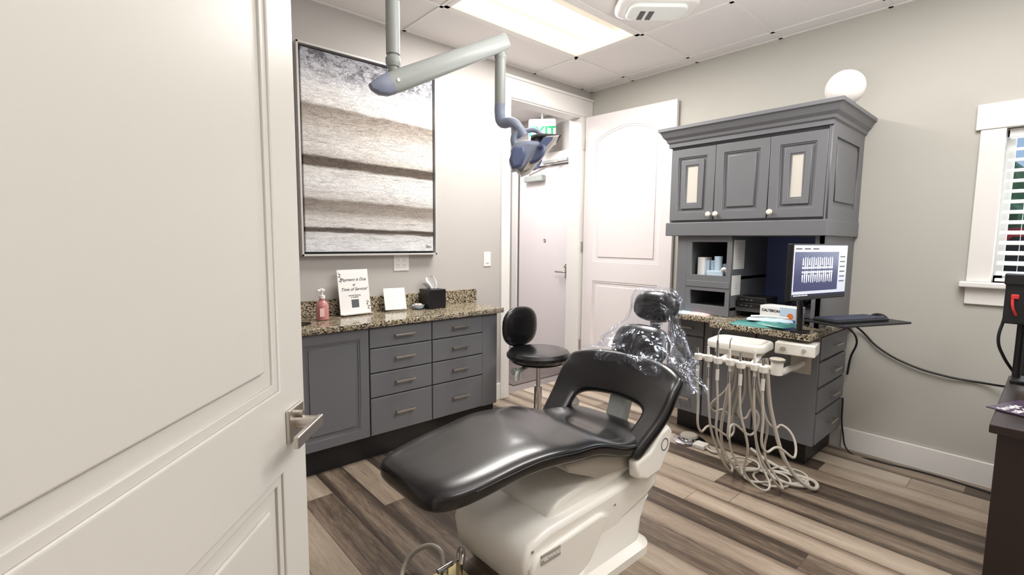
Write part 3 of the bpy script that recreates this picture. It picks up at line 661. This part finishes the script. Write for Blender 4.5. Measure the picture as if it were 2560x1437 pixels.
# ---------------------------------------------------------------- dental chair
g=grp('dental_chair')
YC=1.38
def lerpt(pts,x,lin=False):
    if x<=pts[0][0]: return pts[0][1]
    for (a0,b0),(a1,b1) in zip(pts,pts[1:]):
        if x<=a1:
            t=max(0,(x-a0)/(a1-a0)); t=t if lin else t*t*(3-2*t); return b0+(b1-b0)*t
    return pts[-1][1]
def seat_top(x): return lerpt([(.70,.566),(1.2,.607),(1.38,.592),(1.70,.512),(1.9,.505)],x)
def seat_hw(x): return lerpt([(.70,.205),(1.0,.235),(1.35,.272),(1.9,.28)],x)
X0=.73
xs=[X0,X0+.005,X0+.015,X0+.035,X0+.07,X0+.12,X0+.17]+[.95+.05*i for i in range(18)]+[1.83,1.85]
vs=[];fs=[];K=40
for x in xs:
    d=x-X0; rc=.13
    pl=1 if d>=rc else (1-(1-d/rc)**2.6)**(1/2.6)
    d2=1.855-x; rc2=.07
    if d2<rc2: pl=min(pl,(1-(1-max(d2,0)/rc2)**2.6)**(1/2.6))
    th=.078; thx=th*(.5+.5*min(1,d/.05)**.5) if d<.05 else th
    hw=seat_hw(x)*(.5+.5*pl) if d<rc else seat_hw(x)*(.7+.3*pl)
    zt_=seat_top(x); zc_=zt_-th/2
    for k_ in range(K):
        t=2*math.pi*k_/K; c,s=math.cos(t),math.sin(t)
        y=math.copysign(abs(c)**.38,c)*hw; z=math.copysign(abs(s)**.5,s)*thx/2
        dome=.014*(1-(y/hw)**2) if s>0 else 0
        vs.append((x,YC+y,zc_+z+dome))
for j in range(len(xs)-1):
    for k_ in range(K): fs.append((j*K+k_,j*K+(k_+1)%K,(j+1)*K+(k_+1)%K,(j+1)*K+k_))
fs.append(tuple(range(K))); fs.append(tuple(range((len(xs)-1)*K,len(xs)*K)))
subs(meshobj('seat',vs,fs,M_black,g,True),1)
for side in(1,-1):
    tube('seat_piping',[(x,YC+side*(seat_hw(x)+.0005),seat_top(x)-.026) for x in(.88,1.0,1.15,1.3,1.45,1.6,1.75)],.0022,M_blackp,g)
cols=[-.33,-.30,-.26,-.21,-.16,-.085,0,.085,.16,.21,.26,.30,.33]
rows=[.44,.48,.52,.565,.62,.68,.74,.782]
def bpos(y,z):
    ay=abs(y)/.33
    zz=z-(.045*ay**4 if z>.70 else 0)
    x=1.755+(z-.50)*.70+.085*(1-ay**2)
    if z<.58: x-= (0.58-z)*.45
    wsc=1 if z>.6 else 1-.08*(.6-z)/.1
    return (x,YC+y*wsc,zz)
bm=bmesh.new(); gv={}
for j,z in enumerate(rows):
    for i,y in enumerate(cols):
        zz=z
        if 3<=i<=9 and j<3: continue
        if j==3 and 3<i<9: zz=.594-.014*(abs(i-6)/3)
        gv[(i,j)]=bm.verts.new(bpos(y,zz))
for i in(3,9):
    for j in(0,1,2):
        gv[(i,j)]=bm.verts.new(bpos(cols[i]+(.01 if i==3 else -.01)*(j-1),rows[j]))
for j in range(len(rows)-1):
    for i in range(len(cols)-1):
        ks=[(i,j),(i+1,j),(i+1,j+1),(i,j+1)]
        if all(k_ in gv for k_ in ks):
            if j<3 and 3<=i<9: continue
            bm.faces.new([gv[k_] for k_ in ks])
bmesh.ops.recalc_face_normals(bm,faces=bm.faces)
me=bpy.data.meshes.new('back');bm.to_mesh(me);bm.free()
o=link(bpy.data.objects.new('back_band',me),M_black,g); smooth(o)
md=o.modifiers.new('so','SOLIDIFY'); md.thickness=.055; md.offset=0; subs(o,2)
def pad(n,c,sx,sy,sz,tilt,m_,par,ex=2.6):
    vs=[];fs=[];a_,b_=24,14
    R2=Matrix.Rotation(tilt,3,'Y')
    for j in range(b_+1):
        ph=-math.pi/2+math.pi*j/b_
        for i in range(a_):
            t=2*math.pi*i/a_
            f=lambda v:math.copysign(abs(v)**(2/ex),v)
            p=R2@Vector((sx*f(math.cos(ph))*f(math.cos(t)),sy*f(math.cos(ph))*f(math.sin(t)),sz*f(math.sin(ph))))
            vs.append(Vector(c)+p)
    for j in range(b_):
        for i in range(a_): fs.append((j*a_+i,j*a_+(i+1)%a_,(j+1)*a_+(i+1)%a_,(j+1)*a_+i))
    return meshobj(n,vs,fs,m_,par,True)
pad('upper_back',(2.07,YC-.015,.825),.04,.155,.105,.5,M_black,g,3.0)
YH=YC-.03
pad('head_rest',(2.18,YH,1.012),.045,.125,.080,.3,M_black,g,2.6)
box('head_bar',(2.18,YH-.03,.85),(2.20,YH+.03,1.0),M_chrome,g)
ringsd=[(1.112,2.18,.03,.03),(1.104,2.18,.08,.10),(1.05,2.18,.085,.14),(.99,2.17,.075,.135),(.94,2.15,.08,.15),(.90,2.13,.095,.185),(.86,2.10,.105,.22),(.82,2.08,.115,.255),(.79,2.06,.125,.285),(.755,2.05,.135,.32)]
vs=[];fs=[];K=110; NR=30
for j in range(NR):
    q_=j/(NR-1)*(len(ringsd)-1); i0=min(int(q_),len(ringsd)-2); tt=q_-i0
    z,x,rx_,ry_=[a_*(1-tt)+b_*tt for a_,b_ in zip(ringsd[i0],ringsd[i0+1])]
    for k_ in range(K):
        t=2*math.pi*k_/K; f=j/NR; sn=math.sin(t); cs=math.cos(t)
        wv=1+.10*f*math.sin(t*8+j*.18)+.13*noise.noise(Vector((cs*3,sn*3,q_*.7)))+.06*noise.noise(Vector((cs*7,sn*7,q_*1.2)))
        drop=f**3*(.10*max(0,-sn)**1.5)
        vs.append((x+rx_*wv*cs-drop*.3,YH+ry_*wv*sn-drop*.3,z+.03*f*noise.noise(Vector((cs*4,sn*4,q_)))-drop))
for j in range(NR-1):
    for k_ in range(K): fs.append((j*K+k_,j*K+(k_+1)%K,(j+1)*K+(k_+1)%K,(j+1)*K+k_))
fs.append(tuple(range(K)))
meshobj('plastic_cover',vs,fs,M_plastic,g,True)
def loftrect(n,secs,m_,par,r=.06,bvl=0):
    vs=[];fs=[];k=None
    for (x0_,y0_,x1_,y1_,z,rr_) in secs:
        lp=rrect(x0_,y0_,x1_,y1_,rr_); k=len(lp); vs+=[(p[0],p[1],z) for p in lp]
    for j in range(len(secs)-1):
        for i in range(k): fs.append((j*k+i,j*k+(i+1)%k,(j+1)*k+(i+1)%k,(j+1)*k+i))
    fs.append(tuple(range(k))); fs.append(tuple(range((len(secs)-1)*k,len(secs)*k)))
    o=meshobj(n,vs,fs,m_,par,True); md=o.modifiers.new('e','EDGE_SPLIT'); md.split_angle=math.radians(30); return o
BY=1.35
loftrect('base_plinth',[(1.18,1.08,1.80,1.62,0,.07),(1.18,1.08,1.80,1.62,.035,.07),(1.28,1.11,1.77,1.59,.06,.07),(1.42,1.13,1.81,1.57,.13,.06),(1.45,1.14,1.88,1.56,.20,.06)],M_cream,g)
MX=frame((0,BY,0),(1,0,0),(0,0,1))
shape('lift_cover',MX,[[(1.14,.05),(1.09,.10),(1.07,.22),(1.10,.285),(1.2,.308),(1.5,.318),(1.85,.338),(1.90,.32),(1.90,.24),(1.82,.205),(1.64,.165),(1.54,.08),(1.47,.035),(1.20,.03)]],-.215,.215,M_cream,g,bv=.022)
shape('lift_side_rib',MX,[[(1.09,.20),(1.13,.245),(1.47,.265),(1.54,.245),(1.49,.19),(1.42,.10),(1.38,.07),(1.2,.055),(1.11,.08)]],.205,.232,M_cream,g,bv=.012)
shape('upper_link',MX,[[(1.20,.28),(1.30,.36),(1.6,.40),(1.84,.42),(1.9,.37),(1.6,.30)]],-.17,.17,M_cream,g,bv=.02)
MXc=frame((0,YC,0),(1,0,0),(0,0,1))
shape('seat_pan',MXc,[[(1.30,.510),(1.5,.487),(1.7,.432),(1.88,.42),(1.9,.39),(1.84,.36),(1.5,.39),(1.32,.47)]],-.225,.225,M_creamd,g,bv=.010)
hc=[(1.66,.43),(1.67,.36),(1.74,.33),(1.84,.34),(1.91,.42),(1.93,.50),(1.90,.53),(1.84,.51),(1.76,.45)]
shape('hinge_cover',MXc,[hc],.245,.295,M_cream,g,bv=.012)
shape('hinge_cover_b',MXc,[hc],-.295,-.245,M_cream,g,bv=.012)
shape('round_mark',MXc,[circ(1.865,.455,.028,24),circ(1.865,.455,.024,24)],.294,.2965,M_gink,g)
box('back_support',(1.90,YC-.05,.36),(1.96,YC+.05,.68),M_arm,g,.01,rot=Matrix.Rotation(.35,3,'Y'))
fbox('name_plate',MX,(1.135,.205,.231),(1.235,.243,.2345),M_creamd,g,.001)
text('name_text',MX@Matrix.Translation((1.185,.223,.2348)),'MEDWARD',.020,M_paper,g,bold=.0005)
for x in(1.11,1.58): lathe('screw',[(.006,0),(.005,.003)],M_nick,g,MX@Matrix.Translation((x,.26,.2155)),12)
g=grp('floor_outlet_box')
box('plate',(.94,1.44,0),(1.08,1.56,.006),M_brass,g,.002)
rod('valve',(.99,1.51,.006),(.99,1.51,.05),.018,M_chrome,g); rod('valve_b',(1.05,1.49,.006),(1.05,1.49,.07),.014,M_nick,g)
rod('valve_h',(.96,1.51,.05),(1.03,1.51,.055),.010,M_chrome,g)
tube('supply_hose',[(.99,1.51,.05),(1.0,1.56,.10),(.95,1.64,.08),(.88,1.64,.02),(.85,1.55,.012),(.88,1.45,.012),(.94,1.40,.012)],.010,M_creamd,g)
tube('supply_hose_b',[(1.05,1.49,.07),(1.06,1.50,.10),(1.05,1.47,.11),(1.03,1.45,.08)],.012,M_nick,g)

# ---------------------------------------------------------------- stool
g=grp('dental_stool'); sx_,sy_=2.31,2.33
lathe('seat_pad',[(.02,.515),(.16,.515),(.205,.528),(.222,.55),(.222,.568),(.205,.588),(.16,.598),(.02,.60)],M_black,g,None,48,axis_pt=(sx_,sy_,0))
lathe('seat_pan',[(.03,.495),(.15,.50),(.19,.516)],M_blackp,g,None,36,axis_pt=(sx_,sy_,0))
rod('column',(sx_,sy_,.12),(sx_,sy_,.34),.028,M_chrome,g); rod('piston',(sx_,sy_,.34),(sx_,sy_,.5),.016,M_chrome,g)
lathe('hub',[(.035,.075),(.05,.085),(.05,.12),(.03,.14)],M_chrome,g,None,28,axis_pt=(sx_,sy_,0))
for i in range(5):
    t=math.radians(72*i+25); c,s=math.cos(t),math.sin(t)
    tube('leg',[(sx_+.03*c,sy_+.03*s,.11),(sx_+.16*c,sy_+.16*s,.10),(sx_+.27*c,sy_+.27*s,.065)],.016,M_chrome,g)
    rod('caster',(sx_+.27*c-s*.012,sy_+.27*s+c*.012,.026),(sx_+.27*c+s*.012,sy_+.27*s-c*.012,.026),.026,M_blackp,g)
    rod('caster_stem',(sx_+.27*c,sy_+.27*s,.045),(sx_+.27*c,sy_+.27*s,.07),.008,M_blackp,g)
pad('back_pad',(sx_+.02,sy_+.215,.725),.165,.035,.145,0,M_black,g,2.5)
tube('back_post',[(sx_+.0,sy_+.05,.49),(sx_+.01,sy_+.2,.485),(sx_+.02,sy_+.265,.54),(sx_+.02,sy_+.25,.72)],.014,M_blackp,g)
for dx in(-.14,-.10): tube('adjust_lever',[(sx_+dx,sy_,.49),(sx_+dx-.08,sy_-.02,.47),(sx_+dx-.1,sy_-.03,.42)],.010,M_arm,g)
lathe('adjust_knob',[(.022,0),(.022,.03)],M_arm,g,frame((sx_-.19,sy_+.02,.47),(0,-1,0),(0,0,1)),16)

# ---------------------------------------------------------------- dental light
g=grp('dental_light')
pxy=(.905,1.71)
rod('pole',(*pxy,2.10),(*pxy,ZC),.022,M_arm,g); rod('pole_sleeve',(*pxy,2.03),(*pxy,2.22),.026,M_arm,g); rod('pole_neck',(*pxy,1.94),(*pxy,2.03),.019,M_arm,g)
lathe('pole_collar',[(.024,0),(.028,.01),(.028,.03),(.022,.04)],M_arm,g,None,28,axis_pt=(*pxy,1.985))
lathe('ceiling_flange',[(.07,0),(.06,-.02),(.025,-.03)],M_white,g,None,28,axis_pt=(*pxy,ZC-.006))
A=Vector((.845,1.69,1.895)); B=Vector((1.395,1.63,2.185)); d=(B-A).normalized()
side=d.cross(Vector((0,0,1))).normalized(); up=side.cross(d)
def beam(n,stt,m_):
    vs=[];fs=[];K=20
    for (t,h,w,off) in stt:
        c=A.lerp(B,t)+up*off
        for k_ in range(K):
            a_=2*math.pi*k_/K; cc,ss=math.cos(a_),math.sin(a_)
            vs.append(c+side*(math.copysign(abs(cc)**.5,cc)*w)+up*(math.copysign(abs(ss)**.6,ss)*h))
    for j in range(len(stt)-1):
        for k_ in range(K): fs.append((j*K+k_,j*K+(k_+1)%K,(j+1)*K+(k_+1)%K,(j+1)*K+k_))
    fs.append(tuple(range(K))); fs.append(tuple(range((len(stt)-1)*K,len(stt)*K)))
    o=meshobj(n,vs,fs,m_,g,True); md=o.modifiers.new('e','EDGE_SPLIT'); md.split_angle=math.radians(50); return o
beam('arm',[(.06,.038,.026,0),(.12,.040,.028,0),(.6,.037,.026,0),(.97,.034,.023,0),(1.0,.030,.02,0)],M_arm)
beam('arm_cap',[(-.06,.012,.014,.012),(-.03,.026,.022,.004),(.02,.037,.027,0),(.065,.039,.0275,0)],M_blue)
rod('pivot',(*pxy,1.90),(*pxy,1.95),.022,M_arm,g)
lathe('arm_screw',[(.007,0),(.006,.003)],M_nick,g,Matrix.Translation(A.lerp(B,.1))@side.to_track_quat('Z','Y').to_matrix().to_4x4()@Matrix.Translation((0,0,.027)),12)
ex_,ey_=1.368,1.638
rod('drop_neck',(ex_,ey_,2.10),(ex_,ey_,2.16),.016,M_arm,g)
rod('drop_tube',(ex_,ey_,1.92),(ex_,ey_,2.11),.023,M_arm,g); lathe('drop_collar',[(.02,0),(.025,.008),(.025,.02),(.018,.028)],M_arm,g,None,24,axis_pt=(ex_,ey_,2.10))
rt=Vector((.749,-.6626,0)); fw=Vector((.6626,.749,0))
def LP(a_,z,f=0): return Vector((1.44,1.52,1.72))+rt*a_+Vector((0,0,z))+fw*f
tube('elbow',[(ex_,ey_,1.93),(ex_,ey_,1.88),(ex_+.005,ey_-.005,1.85),tuple(LP(-.075,.115)),tuple(LP(-.045,.085)),tuple(LP(-.03,.06))],.023,M_blue,g,radii=[1,1,1,.95,.9,1])
tube('yoke',[tuple(LP(-.03,.08)),tuple(LP(.02,.085)),tuple(LP(.045,.06)),tuple(LP(.04,.03))],.010,M_blue,g)
tube('yoke_b',[tuple(LP(-.05,.09)),tuple(LP(-.07,.05)),tuple(LP(-.06,.01))],.016,M_blue,g)
ML_=frame(LP(0,0),tuple(rt),(0,0,1))
shape('head_shell',ML_,[[(-.085,-.01),(-.07,.02),(-.02,.035),(.03,.03),(.055,.015),(.03,-.03),(-.015,-.085),(-.045,-.095),(-.07,-.07)]],-.075,.075,M_blue,g,bv=.02)
shape('head_back',ML_,[[(-.09,-.05),(-.075,.0),(-.03,.01),(-.02,-.03),(-.04,-.075),(-.075,-.085)]],-.05,.085,M_blued,g,bv=.012)
shape('lens_shield',ML_,[[(-.04,-.10),(.0,-.085),(.10,.035),(.115,.05),(.06,.045),(.02,-.01)]],-.085,.085,M_frost,g,bv=.006)
shape('lens_trim',ML_,[[(-.005,-.06),(.01,-.055),(.085,.03),(.09,.042),(.05,.04),(.025,.0)]],.083,.090,M_blued,g,bv=.002)
shape('visor',ML_,[[(.0,.038),(.02,.048),(.12,.05),(.125,.056),(.03,.060),(.0,.05)]],-.07,.07,M_gink,g,bv=.003)
tube('handle_l',[tuple(LP(.03,.0,-.085)),tuple(LP(.05,-.01,-.12)),tuple(LP(.03,-.05,-.12)),tuple(LP(.0,-.06,-.085))],.008,M_blued,g)
tube('handle_r',[tuple(LP(.03,.0,.085)),tuple(LP(.05,-.01,.12)),tuple(LP(.03,-.05,.12)),tuple(LP(.0,-.06,.085))],.008,M_blued,g)

# ---------------------------------------------------------------- right side cabinet & gear
g=grp('espresso_cabinet')
box('body',(2.24,-.62,.03),(3.12,.09,.72),M_esp,g,.003); box('top',(2.22,-.64,.72),(3.14,.11,.75),M_esp,g,.004)
box('plinth',(2.27,-.6,0),(3.10,.07,.03),M_kick,g); box('door_gap',(2.238,-.27,.05),(2.2405,-.265,.70),M_ink,g)
g=grp('brochure'); Mq=frame((2.40,.05,.752),(.9,-.35,0),(.35,.9,0))
fbox('cover',Mq,(0,-.13,0),(.22,.09,.004),mat('brochure_purple',(70,55,75),.3),g)
text('title',Mq@Matrix.Translation((.01,.0,.0045)),'Straight\ntalk about\nmissing\nteeth',.036,M_paper,g,align='LEFT')
g=grp('monitor_stand')
box('base',(2.96,-.04,.75),(3.11,.10,.765),M_blackp,g,.004)
rod('post',(3.05,.085,.765),(3.05,.085,1.22),.014,M_blackp,g)
box('clamp',(3.01,.07,1.0),(3.08,.145,1.20),M_blackp,g,.006); box('clip_red',(3.0,.10,1.11),(3.01,.125,1.13),M_red,g,.003)
tube('red_tube',[(3.0,.12,1.11),(2.995,.115,1.07),(3.005,.105,1.04)],.005,M_red,g)
box('head_joint',(3.0,.06,1.17),(3.09,.15,1.22),M_blackp,g,.006)
fbox('panel',frame((2.9,.07,.80),(-.15,-1,0),(0,0,1)),(.0,0,-.03),(.5,.28,0),M_blackp,g,.005)
tube('stand_cord',[(3.03,.14,1.02),(3.02,.15,.92),(3.04,.13,.85),(3.08,.09,.77)],.006,M_blackp,g)

# ---------------------------------------------------------------- lights
def area(n,loc,sx,sy,p,col=(1,.96,.9),rot=(0,0,0)):
    l=bpy.data.lights.new(n,'AREA'); l.shape='RECTANGLE'; l.size=sx; l.size_y=sy; l.energy=p; l.color=col
    o=bpy.data.objects.new(n,l); o.location=loc; o.rotation_euler=rot; COL.objects.link(o); return o
area('light_troffer',((FX0+FX1)/2,(FY0+FY1)/2,ZC-.012),1.1,.5,48,(1,.965,.93))
area('light_fill_near',(1.1,-.8,ZC-.02),1.15,.55,20,(1,.975,.95))  # unseen fill lamp added at the near end, no fixture there
area('light_fill_right',(2.3,.2,ZC-.02),1.15,.55,34,(1,.975,.95))  # added out-of-view fill for the right side, without a fixture
area('light_fill_up',(1.6,.5,1.9),.8,.8,34,(1,.98,.97),(math.pi,0,0))  # added upward fill in mid-room to brighten the ceiling
area('light_hall',(3.1,3.85,ZC-.02),.8,.5,36,(1,.95,.96))
area('light_window',(W+.35,-.23,1.6),.9,.8,16,(.85,.92,1),(0,math.radians(90),0))
w=bpy.data.worlds.new('world'); SC.world=w; w.use_nodes=True; nt=w.node_tree
bg=nt.nodes['Background']; sk=nt.nodes.new('ShaderNodeTexSky'); sk.sky_type='HOSEK_WILKIE'; sk.turbidity=4; sk.sun_direction=(.3,-.5,.8)
nt.links.new(sk.outputs[0],bg.inputs[0]); bg.inputs[1].default_value=3.0

# ---------------------------------------------------------------- camera
f=1205; pit=math.radians(5.53); roll=math.radians(.56); yaw=math.radians(48.54)
F=Vector((math.cos(yaw)*math.cos(pit),math.sin(yaw)*math.cos(pit),-math.sin(pit))); R_=Vector((math.sin(yaw),-math.cos(yaw),0)); U_=R_.cross(F)
R2=R_*math.cos(roll)+U_*math.sin(roll); U2=-R_*math.sin(roll)+U_*math.cos(roll)
cd=bpy.data.cameras.new('camera'); cd.sensor_width=36; cd.lens=36*f/2560; cd.clip_start=.02
cam=bpy.data.objects.new('camera',cd); COL.objects.link(cam)
cam.matrix_world=Matrix(((R2.x,U2.x,-F.x,0),(R2.y,U2.y,-F.y,0),(R2.z,U2.z,-F.z,1.34),(0,0,0,1)))
SC.camera=cam
SC.view_settings.view_transform='Standard'; SC.view_settings.exposure=0

# ---------------------------------------------------------------- convert curves/text to mesh
bpy.context.view_layer.update()
dg=bpy.context.evaluated_depsgraph_get()
for o in [o for o in COL.objects if o.type in('CURVE','FONT')]:
    me=bpy.data.meshes.new_from_object(o.evaluated_get(dg))
    me.transform(o.matrix_world)
    if not me.materials and o.data.materials: me.materials.append(o.data.materials[0])
    nm=o.name; o.name=nm+'_tmp'
    n2=bpy.data.objects.new(nm,me); COL.objects.link(n2); n2.parent=o.parent
    if o.data.bevel_depth>0 and (o.type=='CURVE' and o.data.dimensions=='3D'):
        for p in me.polygons: p.use_smooth=True
    bpy.data.objects.remove(o)
